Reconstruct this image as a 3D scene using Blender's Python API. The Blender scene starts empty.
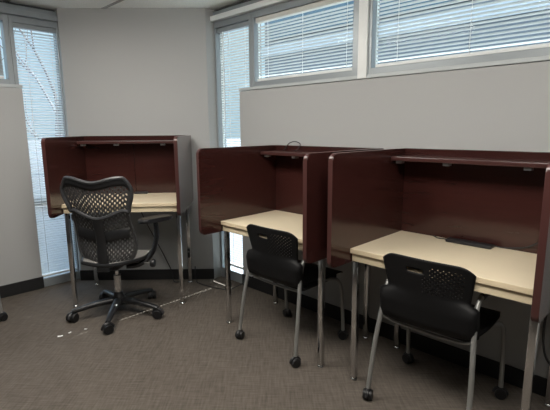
import bpy, bmesh, math, random
from mathutils import Vector, Matrix, Quaternion
random.seed(7)
PI = math.pi
SC = bpy.context.scene
COL = SC.collection
R = math.radians

# ------------------------------------------------------------------ materials
def new_mat(name):
    m = bpy.data.materials.new(name); m.use_nodes = True
    nt = m.node_tree
    return m, nt, nt.nodes['Principled BSDF']

def P(name, col, rough=.5, metal=0., spec=.5, bump=None, var=None, coat=0., **kw):
    """principled; bump=(scale,strength,dist); var=(scale,amount) mottling"""
    m, nt, b = new_mat(name)
    b.inputs['Base Color'].default_value = (*col, 1)
    b.inputs['Roughness'].default_value = rough
    b.inputs['Metallic'].default_value = metal
    b.inputs['Specular IOR Level'].default_value = spec
    b.inputs['Coat Weight'].default_value = coat
    tc = nt.nodes.new('ShaderNodeTexCoord')
    if var:
        n = nt.nodes.new('ShaderNodeTexNoise'); n.inputs['Scale'].default_value = var[0]
        n.inputs['Detail'].default_value = 4
        nt.links.new(tc.outputs['Object'], n.inputs['Vector'])
        r = nt.nodes.new('ShaderNodeMapRange')
        r.inputs['To Min'].default_value = 1 - var[1]; r.inputs['To Max'].default_value = 1 + var[1]
        nt.links.new(n.outputs['Fac'], r.inputs['Value'])
        mx = nt.nodes.new('ShaderNodeMix'); mx.data_type = 'RGBA'; mx.blend_type = 'MULTIPLY'
        mx.inputs['Factor'].default_value = 1
        mx.inputs['A'].default_value = (*col, 1)
        nt.links.new(r.outputs['Result'], mx.inputs['B'])
        nt.links.new(mx.outputs['Result'], b.inputs['Base Color'])
    if bump:
        n = nt.nodes.new('ShaderNodeTexNoise'); n.inputs['Scale'].default_value = bump[0]
        nt.links.new(tc.outputs['Object'], n.inputs['Vector'])
        bp = nt.nodes.new('ShaderNodeBump'); bp.inputs['Strength'].default_value = bump[1]
        bp.inputs['Distance'].default_value = bump[2]
        nt.links.new(n.outputs['Fac'], bp.inputs['Height'])
        nt.links.new(bp.outputs['Normal'], b.inputs['Normal'])
    return m

def wood_mat(name, c1, c2, rough, scale=(1, 1, 1)):
    m, nt, b = new_mat(name)
    tc = nt.nodes.new('ShaderNodeTexCoord'); mp = nt.nodes.new('ShaderNodeMapping')
    mp.inputs['Scale'].default_value = scale
    nt.links.new(tc.outputs['Object'], mp.inputs['Vector'])
    n = nt.nodes.new('ShaderNodeTexNoise'); n.inputs['Scale'].default_value = 4
    n.inputs['Detail'].default_value = 6; n.inputs['Distortion'].default_value = .4
    nt.links.new(mp.outputs['Vector'], n.inputs['Vector'])
    cr = nt.nodes.new('ShaderNodeValToRGB')
    cr.color_ramp.elements[0].position = .3; cr.color_ramp.elements[0].color = (*c1, 1)
    cr.color_ramp.elements[1].position = .7; cr.color_ramp.elements[1].color = (*c2, 1)
    nt.links.new(n.outputs['Fac'], cr.inputs['Fac'])
    nt.links.new(cr.outputs['Color'], b.inputs['Base Color'])
    b.inputs['Roughness'].default_value = rough; b.inputs['Specular IOR Level'].default_value = .5; b.inputs['Coat Weight'].default_value = .3; b.inputs['Coat Roughness'].default_value = .16
    return m

def carpet_mat():
    m, nt, b = new_mat('carpet')
    tc = nt.nodes.new('ShaderNodeTexCoord')
    def noise(scale, rot=0):
        mp = nt.nodes.new('ShaderNodeMapping'); mp.inputs['Scale'].default_value = scale
        mp.inputs['Rotation'].default_value = (0, 0, rot)
        nt.links.new(tc.outputs['Object'], mp.inputs['Vector'])
        n = nt.nodes.new('ShaderNodeTexNoise'); n.inputs['Scale'].default_value = 1
        n.inputs['Detail'].default_value = 3
        nt.links.new(mp.outputs['Vector'], n.inputs['Vector'])
        return n
    a = noise((90, 9, 1), R(44)); c = noise((10, 110, 1), R(44)); d = noise((2.2, 2.2, 1)); e = noise((260, 260, 1))
    add = nt.nodes.new('ShaderNodeMath'); add.operation = 'ADD'
    nt.links.new(a.outputs['Fac'], add.inputs[0]); nt.links.new(c.outputs['Fac'], add.inputs[1])
    a2 = nt.nodes.new('ShaderNodeMath'); a2.operation = 'MULTIPLY_ADD'; a2.inputs[1].default_value = .45
    nt.links.new(d.outputs['Fac'], a2.inputs[0]); nt.links.new(add.outputs[0], a2.inputs[2])
    a3 = nt.nodes.new('ShaderNodeMath'); a3.operation = 'MULTIPLY_ADD'; a3.inputs[1].default_value = .35
    nt.links.new(e.outputs['Fac'], a3.inputs[0]); nt.links.new(a2.outputs[0], a3.inputs[2])
    mr = nt.nodes.new('ShaderNodeMapRange'); mr.inputs['From Min'].default_value = 1.05; mr.inputs['From Max'].default_value = 1.75
    nt.links.new(a3.outputs[0], mr.inputs['Value'])
    cr = nt.nodes.new('ShaderNodeValToRGB')
    cr.color_ramp.elements[0].color = (*CARPET0, 1); cr.color_ramp.elements[1].color = (*CARPET1, 1)
    nt.links.new(mr.outputs['Result'], cr.inputs['Fac'])
    nt.links.new(cr.outputs['Color'], b.inputs['Base Color'])
    b.inputs['Roughness'].default_value = .95; b.inputs['Specular IOR Level'].default_value = .15
    bp = nt.nodes.new('ShaderNodeBump'); bp.inputs['Strength'].default_value = .5; bp.inputs['Distance'].default_value = .004
    nt.links.new(a3.outputs[0], bp.inputs['Height']); nt.links.new(bp.outputs['Normal'], b.inputs['Normal'])
    return m

def ceiling_mat():
    m, nt, b = new_mat('acoustic_tile')
    tc = nt.nodes.new('ShaderNodeTexCoord')
    n = nt.nodes.new('ShaderNodeTexNoise'); n.inputs['Scale'].default_value = 160
    nt.links.new(tc.outputs['Object'], n.inputs['Vector'])
    cr = nt.nodes.new('ShaderNodeValToRGB')
    cr.color_ramp.elements[0].position = .3; cr.color_ramp.elements[0].color = (.78, .78, .77, 1)
    cr.color_ramp.elements[1].position = .5; cr.color_ramp.elements[1].color = (.90, .90, .89, 1)
    nt.links.new(n.outputs['Fac'], cr.inputs['Fac']); nt.links.new(cr.outputs['Color'], b.inputs['Base Color'])
    b.inputs['Roughness'].default_value = .9
    return m

def glass_mat():
    m = bpy.data.materials.new('window_glass'); m.use_nodes = True
    nt = m.node_tree; nt.nodes.clear()
    o = nt.nodes.new('ShaderNodeOutputMaterial'); mx = nt.nodes.new('ShaderNodeMixShader')
    t = nt.nodes.new('ShaderNodeBsdfTransparent'); t.inputs['Color'].default_value = (.88, .93, .94, 1)
    g = nt.nodes.new('ShaderNodeBsdfGlossy'); g.inputs['Roughness'].default_value = .02
    f = nt.nodes.new('ShaderNodeFresnel'); f.inputs['IOR'].default_value = 1.12
    nt.links.new(f.outputs[0], mx.inputs[0]); nt.links.new(t.outputs[0], mx.inputs[1]); nt.links.new(g.outputs[0], mx.inputs[2])
    nt.links.new(mx.outputs[0], o.inputs[0])
    return m

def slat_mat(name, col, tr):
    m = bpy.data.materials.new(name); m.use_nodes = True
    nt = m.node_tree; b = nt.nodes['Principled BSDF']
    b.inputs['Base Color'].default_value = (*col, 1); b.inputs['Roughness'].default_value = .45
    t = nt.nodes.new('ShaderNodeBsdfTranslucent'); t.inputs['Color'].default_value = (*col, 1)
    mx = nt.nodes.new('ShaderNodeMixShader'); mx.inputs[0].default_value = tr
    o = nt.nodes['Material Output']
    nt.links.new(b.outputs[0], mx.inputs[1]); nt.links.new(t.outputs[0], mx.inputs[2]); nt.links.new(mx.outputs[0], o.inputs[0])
    return m

def emit_mat(name, col, s):
    m, nt, b = new_mat(name)
    b.inputs['Base Color'].default_value = (.8, .8, .8, 1)
    b.inputs['Emission Color'].default_value = (*col, 1); b.inputs['Emission Strength'].default_value = s
    return m

# ---- tuning knobs
CARPET0 = (.078, .066, .056); CARPET1 = (.140, .120, .102)
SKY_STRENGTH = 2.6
SUN_STRENGTH = 42.0
FILL = 18.0
EXPOSURE = 0.0

M = dict(
    wall=P('painted_wall', (.395, .40, .40), .85, bump=(220, .08, .001)),
    base=P('black_rubber_base', (.012, .012, .013), .55),
    frame=P('grey_window_metal', (.30, .33, .35), .35, metal=.25),
    cream=P('cream_headrail', (.62, .62, .58), .45),
    sill=P('pale_grey_metal', (.44, .47, .48), .4),
    ledge=P('white_painted_metal', (.78, .80, .80), .4),
    mahogany=wood_mat('mahogany_laminate', (.034, .0108, .0094), (.041, .0130, .0112), .18, (1, 1, 9)),
    edge=P('mahogany_edge_band', (.055, .021, .019), .28),
    tan=P('maple_laminate', (.74, .64, .47), .38, var=(7, .04)),
    tan_edge=P('maple_edge_band', (.66, .55, .38), .4),
    tan_metal=P('tan_painted_steel', (.62, .53, .37), .42),
    chrome=P('chrome_tube', (.72, .73, .74), .16, metal=1),
    silver=P('silver_painted_tube', (.30, .30, .29), .42, metal=.55),
    black=P('black_plastic', (.014, .014, .016), .42),
    shell=P('black_chair_shell', (.006, .006, .0065), .55, spec=.2),
    graphite=P('graphite_plastic', (.012, .0125, .014), .38),
    rim=P('graphite_rim', (.034, .035, .038), .36),
    suspension=P('graphite_mesh', (.045, .045, .046), .5),
    seatfab=P('grey_mesh_seat', (.22, .21, .20), .8, bump=(500, .3, .002)),
    rubber=P('black_caster', (.008, .008, .009), .45),
    cord=P('black_cord', (.010, .010, .011), .5),
    glass=glass_mat(),
    slat_dim=slat_mat('darkened_slat', (.30, .318, .32), .04),  # white slats, darkened in colour so these blinds read dimmer against the light
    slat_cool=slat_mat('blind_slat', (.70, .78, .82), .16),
    liner=slat_mat('bright_edge_liner', (.80, .88, .92), .10),
    cordw=P('white_cord', (.75, .78, .78), .6),
    fleck=P('white_glint', (.85, .85, .83), .7),
    clip=P('grey_bracket', (.16, .16, .17), .4),
    dark_gap=P('shadow_gap', (.05, .055, .06), .7),
    carpet=carpet_mat(), ceil=ceiling_mat(),
    grid=P('ceiling_grid_metal', (.30, .30, .30), .5),
    bark=P('bark', (.16, .15, .15), .9),
    pave=P('grey_asphalt', (.07, .075, .085), .9, var=(.6, .1)),
    bldg=P('pale_cladding', (.15, .162, .172), .7, var=(1.5, .06)),
    bldg_band=P('white_band', (.52, .54, .54), .6),
    bldg_glass=P('dark_glazing', (.10, .15, .18), .12),
)

# ------------------------------------------------------------------ mesh helpers
def link(name, bm, mat, parent=None, smooth=False, mats=None):
    me = bpy.data.meshes.new(name)
    bmesh.ops.recalc_face_normals(bm, faces=bm.faces[:])
    bm.to_mesh(me); bm.free()
    for m in (mats or [mat]): me.materials.append(m)
    if smooth:
        for p in me.polygons: p.use_smooth = True
        try: me.set_sharp_from_angle(angle=R(40))
        except Exception: pass
    o = bpy.data.objects.new(name, me); COL.objects.link(o)
    if parent: o.parent = parent
    return o

def tag(o, label=None, cat=None, group=None, kind=None):
    if label: o['label'] = label
    if cat: o['category'] = cat
    if group: o['group'] = group
    if kind: o['kind'] = kind
    return o

def empty(name, loc=(0, 0, 0), rz=0., label=None, cat=None, group=None, kind=None):
    e = bpy.data.objects.new(name, None); e.empty_display_size = .1; COL.objects.link(e)
    e.location = loc; e.rotation_euler = (0, 0, rz)
    return tag(e, label, cat, group, kind)

def box(bm, x0, x1, y0, y1, z0, z1, bev=0., seg=2):
    r = bmesh.ops.create_cube(bm, size=1)
    vs = r['verts']
    for v in vs:
        v.co = Vector((x0 + (v.co.x + .5) * (x1 - x0), y0 + (v.co.y + .5) * (y1 - y0), z0 + (v.co.z + .5) * (z1 - z0)))
    if bev > 0:
        es = list({e for v in vs for e in v.link_edges})
        bmesh.ops.bevel(bm, geom=es, offset=bev, segments=seg, profile=.5, affect='EDGES')
    return bm

def B(): return bmesh.new()

def poly_prism(bm, pts, axis, a, b):
    """closed 2D polygon extruded along axis 'x','y' or 'z' from a to b"""
    def mk(p, t):
        if axis == 'x': return Vector((t, p[0], p[1]))
        if axis == 'y': return Vector((p[0], t, p[1]))
        return Vector((p[0], p[1], t))
    lo = [bm.verts.new(mk(p, a)) for p in pts]; hi = [bm.verts.new(mk(p, b)) for p in pts]
    n = len(pts)
    bm.faces.new(lo); bm.faces.new(hi[::-1])
    for i in range(n): bm.faces.new((lo[i], lo[(i + 1) % n], hi[(i + 1) % n], hi[i]))
    return bm

def rrect(x0, x1, y0, y1, r, corners=(1, 1, 1, 1), seg=6):
    """rounded rectangle; corners = (x0y0, x1y0, x1y1, x0y1) flags or radii"""
    pts = []
    cs = [(x0, y0, PI), (x1, y0, 1.5 * PI), (x1, y1, 0), (x0, y1, .5 * PI)]
    for (cx, cy, a0), f in zip(cs, corners):
        rr = r * f
        if rr <= 0: pts.append((cx, cy)); continue
        ox = cx + (rr if cx == x0 else -rr); oy = cy + (rr if cy == y0 else -rr)
        for k in range(seg + 1):
            a = a0 + .5 * PI * k / seg
            pts.append((ox + rr * math.cos(a), oy + rr * math.sin(a)))
    return pts

def cr_spline(pts, n=6, closed=False):
    pts = [Vector(p) for p in pts]; out = []
    m = len(pts)
    rng = m if closed else m - 1
    for i in range(rng):
        g = (lambda k: pts[k % m]) if closed else (lambda k: pts[max(0, min(m - 1, k))])
        p0, p1, p2, p3 = g(i - 1), g(i), g(i + 1), g(i + 2)
        for k in range(n):
            t = k / n
            out.append(.5 * ((2 * p1) + (-p0 + p2) * t + (2 * p0 - 5 * p1 + 4 * p2 - p3) * t * t + (-p0 + 3 * p1 - 3 * p2 + p3) * t ** 3))
    if not closed: out.append(pts[-1])
    return out

def tube(bm, pts, rad, seg=10, closed=False, flat=None, up=None):
    """sweep; rad number or list; flat=(a,b) ellipse factors (side, up)"""
    pts = [Vector(p) for p in pts]; n = len(pts)
    rads = rad if isinstance(rad, (list, tuple)) else [rad] * n
    T = []
    for i in range(n):
        if closed: d = pts[(i + 1) % n] - pts[i - 1]
        else: d = pts[min(i + 1, n - 1)] - pts[max(i - 1, 0)]
        T.append(d.normalized())
    U = Vector(up) if up else (Vector((0, 0, 1)) if abs(T[0].z) < .9 else Vector((1, 0, 0)))
    rings = []; fa, fb = flat or (1, 1)
    for i in range(n):
        if up: u0 = Vector(up)
        else: u0 = U
        side = T[i].cross(u0)
        if side.length < 1e-5: side = T[i].orthogonal()
        side.normalize(); u = side.cross(T[i]).normalized(); U = u
        ring = []
        for k in range(seg):
            a = 2 * PI * k / seg
            ring.append(bm.verts.new(pts[i] + side * math.cos(a) * rads[i] * fa + u * math.sin(a) * rads[i] * fb))
        rings.append(ring)
    rng = n if closed else n - 1
    for i in range(rng):
        a, b = rings[i], rings[(i + 1) % n]
        for k in range(seg): bm.faces.new((a[k], a[(k + 1) % seg], b[(k + 1) % seg], b[k]))
    if not closed:
        bm.faces.new(rings[0][::-1]); bm.faces.new(rings[-1])
    return bm

def lathe(bm, prof, seg=20, mat=Matrix()):
    """profile list of (r,z) about z"""
    rings = []
    for r, z in prof:
        rings.append([bm.verts.new(mat @ Vector((r * math.cos(2 * PI * k / seg), r * math.sin(2 * PI * k / seg), z))) for k in range(seg)])
    for a, b in zip(rings, rings[1:]):
        for k in range(seg): bm.faces.new((a[k], a[(k + 1) % seg], b[(k + 1) % seg], b[k]))
    bm.faces.new(rings[0][::-1]); bm.faces.new(rings[-1])
    return bm

def patch(bm, nu, nv, f, hole=None, hs=.3, hv=None, skip=None):
    """grid surface f(u,v) with u,v in 0..1; hole(i,j)-> True punches an inset opening"""
    hv = hv or hs
    V = [[bm.verts.new(f(i / nu, j / nv)) for j in range(nv + 1)] for i in range(nu + 1)]
    for i in range(nu):
        for j in range(nv):
            if skip and skip(i, j): continue
            q = (V[i][j], V[i + 1][j], V[i + 1][j + 1], V[i][j + 1])
            if hole and hole(i, j):
                uc, vc = (i + .5) / nu, (j + .5) / nv; du, dv = hs / nu, hv / nv
                w = [bm.verts.new(f(uc + a * du, vc + b * dv)) for a, b in ((-1, -1), (1, -1), (1, 1), (-1, 1))]
                for k in range(4): bm.faces.new((q[k], q[(k + 1) % 4], w[(k + 1) % 4], w[k]))
            else:
                bm.faces.new(q)
    return bm

def solidify(o, t, offset=0.):
    m = o.modifiers.new('thickness', 'SOLIDIFY'); m.thickness = t; m.offset = offset
    return o

def kids(o): return [c for c in bpy.data.objects if c.parent is o]
def copy_tree(o, parent=None):
    c = o.copy(); COL.objects.link(c)
    if parent: c.parent = parent
    for ch in kids(o): copy_tree(ch, c)
    return c

# ------------------------------------------------------------------ frames of the room
TH = R(-44.36)
A0 = Vector((-.281, 3.563, 0)); D0 = Vector((-2.032, 3.499, 0))
TL = TH + PI / 2
def RF(s, n, z=0.): return A0 + Vector((math.cos(TH) * s - math.sin(TH) * n, math.sin(TH) * s + math.cos(TH) * n, z))
def LF(s, n, z=0.): return D0 + Vector((math.cos(TL) * s - math.sin(TL) * n, math.sin(TL) * s + math.cos(TL) * n, z))
CEIL = 2.32
SILL = 1.645

def structure(name, bm, mat, frame=None, parent=None, smooth=False):
    o = link(name, bm, mat, parent, smooth)
    if frame == 'R': o.location = A0; o.rotation_euler.z = TH
    if frame == 'L': o.location = D0; o.rotation_euler.z = TL
    if not parent: o['kind'] = 'structure'
    return o

# room corners (right frame): far end of the right wall, far end of the left wall
RS = 6.4      # right wall length
LS = -7.2     # left wall length (towards the camera side)
c1 = RF(RS, 0); c2 = LF(LS, 0)
# fourth corner
c3 = c1 + (c2 - RF(-.9, 0)) * 1.0
out = .10
floor_poly = [RF(-1.4, .12), RF(RS + .1, .12), c3 + (RF(0, -.1) - RF(0, 0)) + (RF(.1, 0) - RF(0, 0)), LF(LS - .1, .12), LF(.5, .12)]
bm = B(); poly_prism(bm, [(p.x, p.y) for p in floor_poly], 'z', -.12, 0); structure('floor', bm, M['carpet'])
bm = B(); poly_prism(bm, [(p.x, p.y) for p in floor_poly], 'z', CEIL, CEIL + .1); ce = structure('ceiling', bm, M['ceil'])
# T-bar grid of the tiled ceiling
bm = B()
for k in range(0, 7):
    s = .06 + 1.22 * k
    box(bm, s - .012, s + .012, -7.2, .0, CEIL - .006, CEIL + .002)
structure('trim_1', bm, M['grid'], 'R')
bm = B()
for k in range(0, 11):
    n = -.67 - .61 * k
    box(bm, -1.3, RS, n - .012, n + .012, CEIL - .006, CEIL + .002)
structure('trim_2', bm, M['grid'], 'R')

# walls
bm = B(); box(bm, 0, RS, 0, .11, 0, SILL - .004); structure('wall_right', bm, M['wall'], 'R')
bm = B(); box(bm, LS, 0.03, 0, .11, 0, 1.675); structure('wall_left', bm, M['wall'], 'L')
# angled pier between the two window walls
def inv(pt): return (pt.x, pt.y)
pier = [inv(LF(.358, .11)), inv(LF(.335, -.050)), inv(RF(-.313, -.082)), inv(RF(-.315, .11))]
bm = B(); poly_prism(bm, pier, 'z', 0, CEIL); structure('wall_back', bm, M['wall'])
# walls behind the camera
e1 = RF(RS, .11); e2 = c3; e3 = LF(LS, .11)
def wall_between(name, a, b, t=.1):
    d = (b - a).normalized(); nrm = Vector((-d.y, d.x, 0))
    bm = B(); poly_prism(bm, [inv(a), inv(b), inv(b + nrm * -t), inv(a + nrm * -t)], 'z', 0, CEIL)
    return structure(name, bm, M['wall'])
w_a = e1; w_b = Vector((c3.x, c3.y, 0)); w_c = e3
wall_between('wall_near_right', w_b, w_a); wall_between('wall_near_left', w_c, w_b)

# baseboards
bm = B(); box(bm, -.006, RS, -.008, 0.0, 0, .1, .002); box(bm, -.006, 0, -.008, .10, 0, .1); structure('baseboard_right', bm, M['base'], 'R')
bm = B(); box(bm, LS, .036, -.008, 0, 0, .103, .002); box(bm, .030, .036, -.008, .10, 0, .103); structure('baseboard_left', bm, M['base'], 'L')
pa, pb = LF(.335, -.05), RF(-.313, -.082)
d = (pb - pa).normalized(); nn_ = Vector((d.y, -d.x, 0))
bm = B(); poly_prism(bm, [inv(pa - d * .004), inv(pb + d * .004), inv(pb + d * .004 + nn_ * .008), inv(pa - d * .004 + nn_ * .008)], 'z', 0, .095)
structure('baseboard_back', bm, M['base'])

# headers above the windows
def header(fr, s0, s1, num):
    bm = B(); box(bm, s0, s1, .03, .11, 2.20, CEIL); structure('trim_%d' % num, bm, M['dark_gap'], fr)
    bm = B(); box(bm, s0, s1, -.005, .03, 2.262, 2.300, .002); structure('trim_%d' % (num + 1), bm, M['frame'], fr)
    bm = B(); box(bm, s0, s1, -.035, .03, 2.222, 2.262, .003); structure('trim_%d' % (num + 2), bm, M['ledge'] if fr == 'R' else M['frame'], fr)  # left ledge greyer: its backlit shade is put into the colour
header('R', -.312, RS, 3)
header('L', LS, .345, 6)

# ------------------------------------------------------------------ windows
WN = [0]
def window(fr, s0, s1, z0, z1, jl=.04, jr=.04, sill=.06, head=.05, transom=None):
    WN[0] += 1
    bm = B()
    f0, f1 = .004, .085
    box(bm, s0, s0 + jl, f0, f1, z0, z1, .003); box(bm, s1 - jr, s1, f0, f1, z0, z1, .003)
    box(bm, s0 + jl - .004, s1 - jr + .004, f0 + .001, f1, z0, z0 + sill, .003)
    box(bm, s0 + jl - .004, s1 - jr + .004, f0 + .001, f1, z1 - head, z1, .003)
    if transom: box(bm, s0 + jl - .004, s1 - jr + .004, .055, f1, transom - .025, transom + .025)
    w = structure('window_%d' % WN[0], bm, M['frame'], fr)
    bm = B(); box(bm, s0 + jl - .008, s1 - jr + .008, .074, .080, z0 + sill - .008, z1 - head + .008)
    g = link('pane', bm, M['glass'], w)
    if fr == 'R':
        bm = B(); box(bm, s0 + jl, s0 + jl + (.022 if z1 - z0 > 1 else .013), .052, .056, z0 + sill, z1 - head); link('bright_edge_strip', bm, M['liner'], w)  # added strip: bright edge beside the blind; wider one blocks sun leaking past
    return w

window('L', -1.60, -.016, 1.677, 2.222, jr=.038)                   # 1 strip on the left wall
window('L', -.014, .352, .0, 2.222, jl=.028, jr=.02, sill=.075, transom=.74)   # 2 tall left (full height beside the pier)
window('R', -.312, .150, .0, 2.222, jl=.018, jr=.035, sill=.09)       # 3 tall right
window('R', .152, 1.128, SILL, 2.222, jl=.022, jr=.050)    # 4
window('R', 1.194, 2.75, SILL, 2.222, jl=.022, jr=.05)     # 5
window('R', 2.82, RS, SILL, 2.222)                         # 6
bm = B(); box(bm, 1.128, 1.194, -.012, .09, SILL, 2.222, .004); structure('trim_9', bm, M['ledge'], 'R')
bm = B(); box(bm, 2.75, 2.82, -.012, .09, SILL, 2.222, .004); structure('trim_10', bm, M['ledge'], 'R')
bm = B(); box(bm, LS, -1.60, .004, .09, 1.677, 2.222, .004); structure('trim_11', bm, M['frame'], 'L')
# thin sill caps
bm = B(); box(bm, -.004, RS, -.006, .004, SILL, SILL + .022, .002); structure('trim_12', bm, M['sill'], 'R')
bm = B(); box(bm, LS, .034, -.006, .004, 1.677, 1.70, .002); structure('trim_13', bm, M['sill'], 'L')

# ------------------------------------------------------------------ blinds
PITCH = .0212; SW = .025
def blind(fr, s0, s1, z0, z1, tilt, label, nn=.034, ladders=None, holes=False, wand=False, rail=.034):
    o0, rz = (A0, TH) if fr == 'R' else (D0, TL)
    loc = RF(s0, nn, z0) if fr == 'R' else LF(s0, nn, z0)
    e = empty('window_blind', loc, rz, label, 'blind', 'closed venetian blinds')
    W = s1 - s0; H = z1 - z0
    bm = B(); box(bm, .0, W, -.024, .022, H - rail, H, .003); link('headrail', bm, M['frame'] if H > 1 else M['cream'], e)
    ladders = ladders or [.13, W - .13]
    bm = B()
    n = int((H - rail - .026) / PITCH)
    ca, sa = math.cos(tilt), math.sin(tilt)
    def pt(x, w, z):   # w along slat width, -: room side
        crown = .0014 * (1 - (2 * w / SW) ** 2)
        return Vector((x, w * ca - crown * sa, z + w * sa + crown * ca))
    for k in range(n):
        z = .024 + PITCH * (k + .5) + random.uniform(-.0005, .0005)
        if holes:   # route hole: the slat is opened around each ladder position
            xs = [0]
            for l in ladders[:1]: xs += [l - .0040, l + .0040]
            xs.append(W)
            for i in range(len(xs) - 1):
                ws = [-SW / 2, -.0048, .0048, SW / 2]
                a = [bm.verts.new(pt(xs[i], w, z)) for w in ws]; b = [bm.verts.new(pt(xs[i + 1], w, z)) for w in ws]
                for j in range(3):
                    if i % 2 == 1 and j == 1: continue
                    bm.faces.new((a[j], b[j], b[j + 1], a[j + 1]))
        else:
            ws = [-SW / 2, -SW / 6, SW / 6, SW / 2]
            a = [bm.verts.new(pt(.002, w, z)) for w in ws]; b = [bm.verts.new(pt(W - .002, w, z)) for w in ws]
            for j in range(3): bm.faces.new((a[j], b[j], b[j + 1], a[j + 1]))
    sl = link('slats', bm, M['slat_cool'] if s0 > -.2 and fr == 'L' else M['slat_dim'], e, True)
    bm = B(); box(bm, .002, W - .002, -.014, .014, 0, .020, .004); link('bottom_rail', bm, M['ledge'], e)
    for l in ladders:
        bm = B()
        tube(bm, [(l + .010, -.020, .015), (l + .010, -.020, H - rail)], .0016, 6)
        link('ladder_cord', bm, M['cordw'], e)
    if wand:
        bm = B(); tube(bm, [(.07, -.026, H - rail), (.072, -.030, H - .75 if H > 1 else .04)], .004, 6); link('tilt_wand', bm, M['cordw'], e)
    return e

TR = R(-17); TLF = R(36)
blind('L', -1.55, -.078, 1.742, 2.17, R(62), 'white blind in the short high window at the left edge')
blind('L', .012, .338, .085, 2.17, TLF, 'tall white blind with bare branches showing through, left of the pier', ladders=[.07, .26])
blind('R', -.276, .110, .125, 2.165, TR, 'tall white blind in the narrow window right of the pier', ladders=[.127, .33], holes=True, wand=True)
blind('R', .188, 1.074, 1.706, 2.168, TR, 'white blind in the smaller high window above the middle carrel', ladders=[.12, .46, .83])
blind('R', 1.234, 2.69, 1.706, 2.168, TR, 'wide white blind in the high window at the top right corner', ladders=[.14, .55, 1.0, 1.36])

# ------------------------------------------------------------------ carrels
CW, CD, T = .914, .721, .025
def carrel(loc, rz, dz, label, seam=False):
    e = empty('study_carrel', loc, rz, label, 'carrel', 'mahogany study carrels')
    H = .737 + dz; zt = 1.2266 + dz; zb = .664 + dz
    dd = .561
    # side panels (rounded front corners)
    for x in (0, CW - T):
        bm = B(); poly_prism(bm, rrect(-CD, -.0, zb, zt, .034, (1, .7, .25, 1)), 'x', x, x + T)
        bmesh.ops.bevel(bm, geom=[ed for ed in bm.edges if abs(ed.verts[0].co.x - ed.verts[1].co.x) < 1e-6], offset=.003, segments=2, affect='EDGES')
        o = link('side_panel', bm, M['mahogany'], e, True, mats=[M['mahogany'], M['edge']])
        for p in o.data.polygons:
            if abs(p.normal.x) < .8: p.material_index = 1
    bm = B()
    if seam:
        box(bm, T, .4295, -T, 0, zb, zt, .0015); box(bm, .4320, CW - T, -T, 0, zb, zt, .0015)
    else: box(bm, T, CW - T, -T, 0, zb, zt, .002)
    link('back_panel', bm, M['mahogany'], e)
    bm = B(); box(bm, T, CW - T, -.182, -T, zt - .062, zt - .040, .003); sh = link('shelf', bm, M['edge'], e)
    for x in (.062, .326, .700):
        bm = B(); box(bm, x - .016, x + .016, -.165, -.125, zt - .078, zt - .062, .002); link('bracket', bm, M['clip'], sh)
    # desk
    bm = B(); box(bm, T, CW - T, -dd, -T, H - .026, H, .003); dk = link('desktop', bm, M['tan'], e, False, mats=[M['tan'], M['tan_edge']])
    for p in dk.data.polygons:
        if p.normal.z < .5: p.material_index = 1
    bm = B()
    x0, x1, y0, y1 = T + .006, CW - T - .006, -dd + .012, -T - .008
    za, zc = H - .068, H - .028
    box(bm, x0, x1, y0, y0 + .02, za, zc, .002); box(bm, x0, x1, y1 - .02, y1, za, zc, .002)
    box(bm, x0, x0 + .02, y0 + .02, y1 - .02, za, zc); box(bm, x1 - .02, x1, y0 + .02, y1 - .02, za, zc)
    link('apron', bm, M['tan_metal'], e)
    for lx in (T + .0236, CW - T - .0236):
        for ly in (-.530, -.060):
            bm = B(); box(bm, lx - .0155, lx + .0155, ly - .0155, ly + .0155, .012, H - .028, .004)
            l = link('leg', bm, M['chrome'], e, True)
            bm = B(); lathe(bm, [(.016, 0), (.018, .004), (.016, .010), (.010, .014)], 14, Matrix.Translation((lx, ly, 0))); link('glide', bm, M['chrome'], l, True)
    return e

C1 = carrel((-1.6258, 3.6467, 0), R(3.33), .067, 'dark mahogany carrel standing alone against the angled pier at left', seam=True)
C2 = carrel((.007, 3.2336, 0), TH, -.003, 'middle mahogany carrel with a black cable looped over its top')
C3 = carrel((.7569, 2.5349, 0), TH, 0, 'nearest mahogany carrel at right with a black power strip on its tan desk')

# ------------------------------------------------------------------ casters
def caster(parent, p, ang, r=.027, stem=.0, w=.020):
    """twin-wheel caster touching z=0 under p (x,y), pointing ang"""
    cx, cy = p
    mt = Matrix.Translation((cx, cy, r)) @ Matrix.Rotation(ang, 4, 'Z') @ Matrix.Rotation(PI / 2, 4, 'X')
    bm = B()
    for sgn in (-1, 1):
        o = sgn * (w * .62)
        lathe(bm, [(r * .5, o - w * .5), (r * .92, o - w * .5), (r, o - w * .3), (r, o + w * .3), (r * .92, o + w * .5), (r * .5, o + w * .5)], 18, mt)
    c = link('caster', bm, M['rubber'], parent, True)
    bm = B()
    hp = []
    for k in range(9):
        a = PI * k / 8
        hp.append(Vector((math.cos(a) * r * 1.08, 0, math.sin(a) * r * 1.10)))
    m2 = Matrix.Translation((cx, cy, r)) @ Matrix.Rotation(ang, 4, 'Z')
    tube(bm, [m2 @ h for h in hp], w * .42, 6)
    tube(bm, [(cx, cy, r * 1.5), (cx, cy, 2 * r + stem + .012)], .0075, 10)
    link('fork', bm, M['black'], c, True)
    return c

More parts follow.
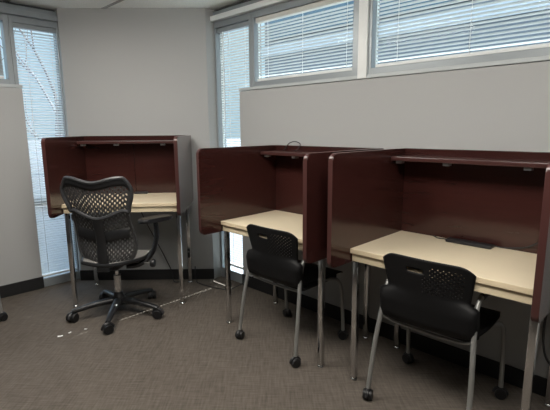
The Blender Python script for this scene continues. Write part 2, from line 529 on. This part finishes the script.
# ------------------------------------------------------------------ stacking chair (faces +y, origin on floor at centre)
def stacking_chair(loc, rz, label):
    e = empty('stacking_chair', loc, rz, label, 'chair', 'black perforated stacking chairs')
    # back shell: u across, v up
    zb, zt = .425, .775
    def sm(t): t = max(0, min(1, t)); return t * t * (3 - 2 * t)
    def back(u, v):
        x = (u - .5) * 2; ax = abs(x)
        low = 1 - sm((v - .30) / .26); low2 = 1 - sm((v - .43) / .07)           # widened lower part that sleeves the rear tubes
        top = 1 - .030 * ax ** 3 - .075 * (max(0, ax - .66) / .34) ** 2.4
        z = zb + (zt - zb) * v * (1 - (1 - top) * v) + .030 * ax ** 2 * (1 - v) ** 2
        y = -.208 - .050 * v ** 1.2 + .038 * x * x * (1 - .8 * low) - .014 * low * (.5 + .5 * sm((ax - .5) / .4)) + .030 * low * max(0, ax - .93) / .07
        y += .030 * max(0, .10 - v) / .10 * (1 - x * x)
        w = .190 + .044 * max(0, v - .5) + .040 * low2
        return Vector((x * w, y, z))
    nu, nv = 36, 35
    def hole(i, j):
        x = (i + .5) / nu * 2 - 1; v = (j + .5) / nv
        if x > .86 or x < -.05 or v < .55 or v > .92: return False
        if v > .78 and x < .12: return False
        return (i + j) % 2 == 0
    bm = B(); patch(bm, nu, nv, back, hole, .27, .30, skip=lambda i, j: 11 <= i <= 17 and 28 <= j <= 29)
    solidify(link('backrest', bm, M['shell'], e, True), .006)
    # seat
    def seat(u, v):
        x = (u - .5) * 2; y = -.205 + .435 * v
        w = .222 + .010 * math.sin(PI * v) - .035 * max(0, v - .75) * 2
        z = .452 + .010 * x * x * (1 - v) - .022 * max(0, (v - .72) / .28) ** 2 + .024 * max(0, (.16 - v) / .16) ** 2 - .008 * math.exp(-((v - .4) / .3) ** 2)
        return Vector((x * w, y, z))
    bm = B(); patch(bm, 24, 20, seat, lambda i, j: (i + j) % 2 == 0 and 4 < i < 19 and 4 < j < 15, .22, .22)
    solidify(link('seat', bm, M['shell'], e, True), .008)
    # under-seat pan
    bm = B(); box(bm, -.205, .205, -.16, .17, .405, .436, .012); link('seat_pan', bm, M['black'], e, True)
    for s in (-1, 1):
        # rear leg rising into the arm
        pts = cr_spline([(s * .240, -.268, .062), (s * .231, -.238, .28), (s * .218, -.206, .46), (s * .212, -.182, .56), (s * .211, -.162, .600), (s * .216, -.138, .624), (s * .222, -.090, .632)], 5)
        bm = B(); tube(bm, pts, .0115, 12); rl = link('leg', bm, M['silver'], e, True)
        caster(rl, (s * .240, -.270), R(70) * s)
        bm = B(); box(bm, s * .224 - .020, s * .224 + .020, -.115, .020, .628, .650, .009, 3)
        tube(bm, [(s * .216, -.138, .624), (s * .224, -.06, .634)], .014, 8); link('armrest', bm, M['black'], e, True)
        # front leg
        pts = cr_spline([(s * .150, -.02, .425), (s * .205, .06, .428), (s * .234, .125, .415), (s * .243, .160, .355), (s * .246, .172, .25), (s * .247, .185, .062)], 5)
        bm = B(); tube(bm, pts, .0115, 12); fl = link('leg', bm, M['silver'], e, True)
        caster(fl, (s * .247, .187), R(20) * s)
    pts = cr_spline([(-.219, -.214, .45), (-.195, -.19, .425), (-.12, -.165, .400), (.12, -.165, .400), (.195, -.19, .425), (.219, -.214, .45)], 5)
    bm = B(); tube(bm, pts, .0075, 10); link('cross_rail', bm, M['silver'], e, True)
    e.location = loc
    return e

def carrel_pt(c, x, y, z=0):
    return c.matrix_basis @ Vector((x, y, z))
bpy.context.view_layer.update()
ch_label = ['black stacking chair with silver legs at the middle carrel', 'nearest black stacking chair with silver legs at the right carrel',
            'stacking chair mostly out of sight, one silver leg showing at left edge']
cp = carrel_pt(C2, .520, -.360)
ch = stacking_chair(cp, TH, ch_label[0])
def place_copy(loc, rz, label):
    c = copy_tree(ch); c.location = loc; c.rotation_euler.z = rz; c['label'] = label
    return c
place_copy(carrel_pt(C3, .432, -.352), TH + R(1.5), ch_label[1])
place_copy(Vector((-2.145, 2.628, 0)), -PI / 2, ch_label[2])

# ------------------------------------------------------------------ task chair
def task_chair(loc, rz, label):
    e = empty('task_chair', loc, rz, label, 'chair')
    # base
    bm = B(); lathe(bm, [(.030, .075), (.046, .080), (.048, .125), (.036, .145), (.030, .175)], 20); hub = link('base_hub', bm, M['graphite'], e, True)
    for k, a in enumerate((206, 276, 345, 60, 130)):
        a = R(a) - rz
        d = Vector((math.cos(a), math.sin(a), 0))
        pts = cr_spline([d * .03 + Vector((0, 0, .112)), d * .15 + Vector((0, 0, .104)), d * .26 + Vector((0, 0, .086)), d * .318 + Vector((0, 0, .074))], 4)
        n = len(pts)
        bm = B(); tube(bm, pts, [.030 - .012 * i / (n - 1) for i in range(n)], 10, flat=(.95, .85), up=(0, 0, 1)); lg = link('leg', bm, M['graphite'], e, True)
        caster(lg, (d.x * .318, d.y * .318), a + R(50 + 70 * (k % 3)), r=.033, w=.028)
    bm = B(); lathe(bm, [(.026, .16), (.026, .30), (.0145, .302), (.0145, .405)], 18); link('gas_column', bm, M['chrome'], e, True)
    # mechanism under the seat
    bm = B(); box(bm, -.075, .075, -.14, .13, .372, .425, .018, 3); box(bm, -.045, .045, -.20, -.10, .385, .425, .012, 3); link('tilt_mechanism', bm, M['graphite'], e, True)
    bm = B(); tube(bm, [(.07, -.02, .402), (.275, -.02, .402)], .006, 8); lv = link('tension_lever', bm, M['silver'], e, True)
    bm = B(); lathe(bm, [(.012, 0), (.027, .004), (.030, .014), (.027, .030), (.014, .034)], 16, Matrix.Translation((.268, -.02, .402)) @ Matrix.Rotation(PI / 2, 4, 'Y')); link('knob', bm, M['graphite'], lv, True)
    bm = B(); tube(bm, cr_spline([(.07, .05, .398), (.16, .055, .394), (.215, .05, .385)], 4), [.006] * 8 + [.011], 8, flat=(1, .7)); link('height_lever', bm, M['graphite'], e, True)
    # seat
    def seat(u, v):
        x = (u - .5) * 2; y = -.19 + .45 * v
        w = .135 + .085 * math.sin(PI * min(.62, v * .9 + .03)) - .05 * max(0, v - .85) * 4 * abs(x)
        return Vector((x * w, y - .035 * x * x * v, .436 + .018 * x * x - .010 * math.sin(PI * v) - .045 * max(0, (v - .75) / .25) ** 2))
    bm = B(); patch(bm, 20, 20, seat); solidify(link('seat', bm, M['seatfab'], e, True), .014)
    bm = B()
    per = [seat(0, k / 10) for k in range(11)] + [seat(k / 10, 1) for k in range(1, 11)] + [seat(1, 1 - k / 10) for k in range(1, 11)] + [seat(1 - k / 10, 0) for k in range(1, 10)]
    tube(bm, [p + Vector((0, 0, -.006)) for p in per], .014, 8, closed=True); link('seat_frame', bm, M['graphite'], e, True)
    # backrest shell
    ZT, ZB = 1.005, .405
    def yb(z):
        t = (z - ZB) / (ZT - ZB)
        return -.155 - .060 * math.sin(PI * min(1, t * 1.1) * .5) * 1.0 + .045 * math.exp(-((t - .33) / .20) ** 2) * .6 - .055 * max(0, t - .5) * 1.3
    def wb(z):
        t = (z - ZB) / (ZT - ZB)
        pts = [(0, .085), (.04, .150), (.10, .188), (.2, .208), (.32, .212), (.45, .204), (.58, .194), (.68, .200), (.78, .218), (.88, .237), (.95, .243), (1, .236)]
        for (a, b), (c, d_) in zip(pts, pts[1:]):
            if t <= c:
                f = (t - a) / (c - a); return b + (d_ - b) * f
        return pts[-1][1]
    def topz(x):    # butterfly top edge, x in -1..1
        return ZT + .030 * math.sin(PI * min(1, abs(x) / .72) * .5) ** 2 - (.0 if abs(x) < .80 else .060 * ((abs(x) - .80) / .20) ** 2)
    def shell(u, v):
        x = (u - .5) * 2
        zmax = topz(x); z = ZB + (zmax - ZB) * v
        zz = ZB + (ZT - ZB) * v
        w = wb(zz)
        return Vector((x * w, yb(zz) + .055 * x * x, z + (.020 * x * x * (1 - v) ** 3)))
    nu, nv = 28, 36
    def hole(i, j):
        x = (i + .5) / nu * 2 - 1; v = (j + .5) / nv
        if abs(x) > .93 or v < .06 or v > .93: return False
        # V-shaped yoke stays solid
        return (i + j) % 2 == 0
    bm = B(); patch(bm, nu, nv, shell, hole, .31, .45); solidify(link('backrest', bm, M['suspension'], e, True), .005)
    # rim: upper frame with the V yoke
    pts = []
    N = 14
    for k in range(N + 1):
        pts.append(shell(k / N, 1.0))
    for v in (.94, .88, .82, .76, .70): pts.append(shell(1, v))
    for u, v in ((.93, .655), (.82, .625), (.68, .603), (.5, .592), (.32, .603), (.18, .625), (.07, .655)): pts.append(shell(u, v) + Vector((0, -.008, 0)))
    for v in (.70, .76, .82, .88, .94): pts.append(shell(0, v))
    pts = [p + Vector((0, -.004, 0)) for p in pts]
    sp = cr_spline(pts, 3, closed=True)
    bm = B(); tube(bm, sp, .0125, 8, closed=True, flat=(1, 1)); link('upper_frame', bm, M['rim'], e, True)
    # solid band under the top edge
    bm = B(); patch(bm, 24, 3, lambda u, v: shell(.01 + .98 * u, .925 + .075 * v) + Vector((0, -.004, 0))); solidify(link('top_band', bm, M['graphite'], e, True), .008)
    # lower rim
    pts = [shell(0, v) for v in (.66, .55, .42, .30, .20, .10, .04)] + [shell(u, 0) for u in (.0, .2, .4, .5, .6, .8, 1)] + [shell(1, v) for v in (.04, .10, .20, .30, .42, .55, .66)]
    bm = B(); tube(bm, cr_spline(pts, 2), .0085, 8); link('lower_frame', bm, M['suspension'], e, True)
    # spine
    def off(u, v, d): return shell(u, v) + Vector((0, -d, 0))
    pts = [off(.5, .595, .012), off(.5, .50, .020), off(.5, .38, .026), off(.5, .25, .028), off(.5, .10, .026), off(.5, .0, .010), Vector((0, -.15, .395))]
    rr = [.040, .036, .034, .036, .040, .044, .040]
    def lerp_list(a, n):
        o = []
        for i in range(n):
            t = i / (n - 1) * (len(a) - 1); k = min(int(t), len(a) - 2); o.append(a[k] + (a[k + 1] - a[k]) * (t - k))
        return o
    sp = cr_spline(pts, 4)
    bm = B(); tube(bm, sp, lerp_list(rr, len(sp)), 12, flat=(1, .36), up=(0, -1, .05)); link('spine', bm, M['graphite'], e, True)
    # lumbar band
    pts = [off(u, .40 - .03 * math.sin(PI * u), .010) for u in (.06, .2, .35, .5, .65, .8, .94)]
    sp = cr_spline(pts, 3)
    bm = B(); tube(bm, sp, .036, 8, flat=(.22, 1), up=(0, 0, 1)); link('lumbar_support', bm, M['graphite'], e, True)
    # arms
    for s in (-1, 1):
        pts = cr_spline([(s * .10, -.05, .385), (s * .19, -.01, .392), (s * .262, .03, .46), (s * .294, .055, .58), (s * .288, .06, .695)], 5)
        n = len(pts)
        bm = B(); tube(bm, pts, [.030 - .006 * i / (n - 1) for i in range(n)], 10, flat=(.62, 1.1), up=(0, 1, 0)); am = link('arm_post', bm, M['graphite'], e, True)
        out_ = [(p[0], p[1]) for p in rrect(-.050, .050, -.125, .135, .045, (1, 1, 1, 1))]
        bm = B()
        mt = Matrix.Translation((s * .285, .06, 0)) @ Matrix.Rotation(R(-38) * s, 4, 'Z')
        poly_prism(bm, out_, 'z', .692, .722)
        bmesh.ops.bevel(bm, geom=[ed for ed in bm.edges if abs(ed.verts[0].co.z - ed.verts[1].co.z) < 1e-6], offset=.009, segments=3, affect='EDGES')
        bm.transform(mt)
        link('arm_pad', bm, M['black'], am, True)
    return e

task_chair((-1.158, 2.989, 0), R(-6), 'high-backed black mesh task chair with armrests facing the carrel at left')

# ------------------------------------------------------------------ power strips and cords
def power_strip(c, x0, x1, y0, y1, label):
    H = c_height[c.name]
    p = carrel_pt(c, (x0 + x1) / 2, (y0 + y1) / 2, H)
    e = empty('power_strip', p, c.rotation_euler.z, label, 'power strip', 'desk power strips')
    a, b = (x1 - x0) / 2, (y1 - y0) / 2
    bm = B(); box(bm, -a, a, -b, b, 0, .016, .004); link('housing', bm, M['black'], e, True)
    for k in range(3):
        bm = B(); box(bm, -a * .72 + k * a * .5, -a * .72 + k * a * .5 + .030, -b * .5, b * .5, .0150, .0172, .001); link('socket', bm, M['graphite'], e)
    return e
c_height = {C1.name: .804, C2.name: .734, C3.name: .737}
power_strip(C3, .325, .556, -.105, -.045, 'black power strip at the back of the right carrel desk')
power_strip(C1, .425, .535, -.075, -.035, 'black power strip at the back of the left carrel desk')

def cord(pts, r, label, cat='cord', n=8, group=None, name='power_cable'):
    bm = B(); tube(bm, cr_spline(pts, n), r, 8)
    o = link(name, bm, M['cord'], None, True); tag(o, label, cat, group)
    return o
def cpts(c, L): return [carrel_pt(c, *p) for p in L]
cord(cpts(C3, [(.330, -.075, .742), (.30, -.062, .741), (.265, -.066, .741), (.24, -.045, .741), (.225, -.035, .741)]), .003, 'thin black cord lying left of the power strip on the right desk')
cord(cpts(C3, [(.545, -.040, .745), (.60, -.034, .742), (.70, -.032, .765), (.78, -.030, .83), (.835, -.029, .92), (.865, -.030, 1.02), (.875, -.030, 1.13)]), .0028, 'thin black cord rising up the back panel of the right carrel')
cord(cpts(C2, [(.135, -.06, 1.185), (.140, -.02, 1.226), (.16, -.010, 1.244), (.205, -.010, 1.252), (.25, -.012, 1.240), (.265, -.03, 1.220), (.262, -.07, 1.185)]), .0035, 'black cable looped over the top edge of the middle carrel')
cord([(-.705, 3.60, .16), (-.700, 3.595, .03), (-.66, 3.58, .006), (-.58, 3.52, .005), (-.48, 3.46, .005), (-.395, 3.44, .005), (-.30, 3.46, .04), (-.20, 3.40, .12), (-.10, 3.33, .25), (-.02, 3.26, .45), (.01, 3.235, .64)], .0045, 'black cord running over the carpet between left and middle carrels')
cord([carrel_pt(C1, *p) for p in [(.46, -.10, .72), (.47, -.075, .66), (.52, -.055, .52), (.60, -.045, .34), (.66, -.04, .20), (.70, -.03, .09), (.72, -.06, .012), (.78, -.055, .006)]], .004, 'black cord dangling under the desk of the left carrel')
cord(cpts(C3, [(.878, -.345, .672), (.870, -.35, .60), (.864, -.35, .52), (.868, -.35, .44), (.886, -.35, .375), (.915, -.345, .352), (.945, -.34, .39), (.955, -.33, .48), (.945, -.32, .58), (.928, -.31, .67)]), .005, 'black cable loop hanging below the right side panel of the nearest carrel')
# plug adapter on the rear leg of the left carrel
p = carrel_pt(C1, CW - T - .0236, -.082, .235)
e = empty('plug_adapter', p, R(3.33), 'small black plug block on the rear leg of the left carrel', 'plug')
bm = B(); box(bm, -.012, .012, -.012, .006, 0, .085, .004); link('body', bm, M['black'], e, True)
bm = B(); box(bm, -.006, .006, -.016, -.011, .05, .062, .002); link('indicator', bm, M['silver'], e)

# white flecks standing in for light glints on the carpet
for (x, y, rz, w, lab) in [(-1.425, 2.63, .4, .020, 'largest white light glint on the carpet, left of the task chair base'),
                           (-1.385, 2.68, 1.2, .013, 'middle one of three white light glints on the carpet'),
                           (-1.30, 2.73, .1, .011, 'white light glint closest to the task chair caster')]:
    bm = B(); patch(bm, 4, 3, lambda u, v: Vector(((u - .5) * w * 1.6, (v - .5) * w * (1 - .3 * u), .0015 + .003 * abs(u - .5))))
    o = link('light_glint', bm, M['fleck'], None); solidify(o, .0006); o.location = (x, y, .001); o.rotation_euler.z = rz
    tag(o, lab, 'paper scrap', 'light glints on the carpet')

# ------------------------------------------------------------------ outdoors
bm = B(); box(bm, -60, 60, -60, 80, -.40, -.30); g = link('ground', bm, M['pave']); g['kind'] = 'structure'
# bare tree beyond the tall left window
def tree(base, label):
    e = empty('bare_tree', base, 0, label, 'tree')
    rnd = random.Random(11)
    bm = B(); tube(bm, cr_spline([(0, 0, 0), (.05, 0, .8), (-.04, .03, 1.5), (.06, 0, 2.2)], 4), lerp([.10, .08, .07, .06], 13), 10); link('trunk', bm, M['bark'], e, True)
    def branch(bm, p, d, L, r, depth):
        pts = [p]; q = p.copy(); dd = d.copy()
        for k in range(5):
            dd = (dd + Vector((rnd.uniform(-.22, .22), rnd.uniform(-.22, .22), rnd.uniform(-.02, .22)))).normalized()
            q = q + dd * L / 5; pts.append(q)
        tube(bm, pts, [r * (1 - .7 * i / 5) for i in range(6)], 6)
        if depth > 0:
            for k in range(3):
                t = rnd.randint(1, 5)
                nd = (dd + Vector((rnd.uniform(-.9, .9), rnd.uniform(-.9, .9), rnd.uniform(-.1, .5)))).normalized()
                branch(bm, pts[t], nd, L * .62, r * (1 - .7 * t / 5) * .7, depth - 1)
    for k in range(5):
        a = k * 2.4; z = rnd.uniform(1.1, 2.2)
        bm = B(); branch(bm, Vector((0, 0, z)), Vector((math.cos(a), math.sin(a), rnd.uniform(.4, 1.1))).normalized(), rnd.uniform(2.0, 2.9), .030, 2)
        link('branch', bm, M['bark'], e, True)
    return e
def lerp(a, n):
    o = []
    for i in range(n):
        t = i / (n - 1) * (len(a) - 1); k = min(int(t), len(a) - 2); o.append(a[k] + (a[k + 1] - a[k]) * (t - k))
    return o
tb = LF(1.9, 4.6); tree((tb.x, tb.y, -.3), 'bare tree seen through the slats of the tall left window')
# pale building across from the right windows
bp_ = RF(-2, 16)
be = empty('building', (bp_.x, bp_.y, -.3), TH, 'pale building seen faintly through the blinds on the right', 'building')
bm = B(); box(bm, -14, 16, 0, 8, 0, 9.6); link('facade', bm, M['bldg'], be)
for z, h in ((3.3, 1.0), (5.75, .55), (8.2, .6)):
    bm = B(); box(bm, -14.1, 16.1, -.12, 0, z, z + h); link('band', bm, M['bldg_band'], be)
for z in (1.4, 6.6):
    bm = B(); box(bm, -13.5, 15.5, -.05, 0.01, z, z + 1.5); link('glazing', bm, M['bldg_glass'], be)

# ------------------------------------------------------------------ added lamp panels out of view, brightening the room
fill_mat = emit_mat('fill_diffuser', (1.0, .95, .87), FILL)
FILL_PANELS = [(.45, -1.65, 'added fill light panel above the middle carrel chair, out of the frame'), (2.3, -1.65, 'added fill light panel in front of the viewpoint at right')]
for k, (s, n, lab) in enumerate(FILL_PANELS):
    e = empty('fill_panel', RF(s, n, CEIL - .012), TH, lab, 'fill light', 'added fill light panels')
    bm = B()
    for a in ((-.62, .62, -.32, -.30), (-.62, .62, .30, .32), (-.62, -.60, -.30, .30), (.60, .62, -.30, .30)): box(bm, *a, -.012, .012)
    link('frame', bm, M['ledge'], e)
    bm = B(); box(bm, -.60, .60, -.30, .30, -.075, .006, .02); link('diffuser', bm, fill_mat, e)

# ------------------------------------------------------------------ sky and sun
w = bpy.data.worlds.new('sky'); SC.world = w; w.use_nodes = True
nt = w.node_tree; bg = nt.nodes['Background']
tc = nt.nodes.new('ShaderNodeTexCoord'); sx = nt.nodes.new('ShaderNodeSeparateXYZ')
nt.links.new(tc.outputs['Generated'], sx.inputs[0])
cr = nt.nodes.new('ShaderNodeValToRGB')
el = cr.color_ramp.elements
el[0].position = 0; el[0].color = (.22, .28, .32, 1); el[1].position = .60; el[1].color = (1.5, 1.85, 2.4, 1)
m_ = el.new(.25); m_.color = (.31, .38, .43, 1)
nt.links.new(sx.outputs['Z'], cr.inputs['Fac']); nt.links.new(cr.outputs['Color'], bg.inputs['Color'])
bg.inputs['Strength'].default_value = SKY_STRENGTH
sl = bpy.data.lights.new('sun', 'SUN'); sl.energy = SUN_STRENGTH; sl.angle = R(.25); sl.color = (1, .96, .90)
so = bpy.data.objects.new('sun', sl); COL.objects.link(so)
elv = R(36); dirv = Vector((-.675 * math.cos(elv), -.738 * math.cos(elv), -math.sin(elv)))
so.rotation_euler = dirv.to_track_quat('-Z', 'Y').to_euler(); so.location = (8, 10, 10)

# ------------------------------------------------------------------ camera
cam = bpy.data.cameras.new('camera'); cam.sensor_fit = 'HORIZONTAL'; cam.sensor_width = 36
cam.lens = 427.27 / 550 * 36; cam.clip_start = .05
co = bpy.data.objects.new('camera', cam); COL.objects.link(co)
mt = Matrix.Translation((0, 0, 1.3423)) @ Matrix.Rotation(R(90 - 10.106), 4, 'X') @ Matrix.Rotation(R(-.382), 4, 'Z')
co.matrix_world = mt
SC.camera = co
SC.view_settings.view_transform = 'Standard'; SC.view_settings.look = 'None'
SC.view_settings.exposure = EXPOSURE; SC.view_settings.gamma = 1; SC.view_settings.use_curve_mapping = False
SC.cycles.use_denoising = True
SC.cycles.max_bounces = 12; SC.cycles.diffuse_bounces = 6; SC.cycles.transparent_max_bounces = 16
SC.cycles.sample_clamp_indirect = 6; SC.cycles.caustics_reflective = False
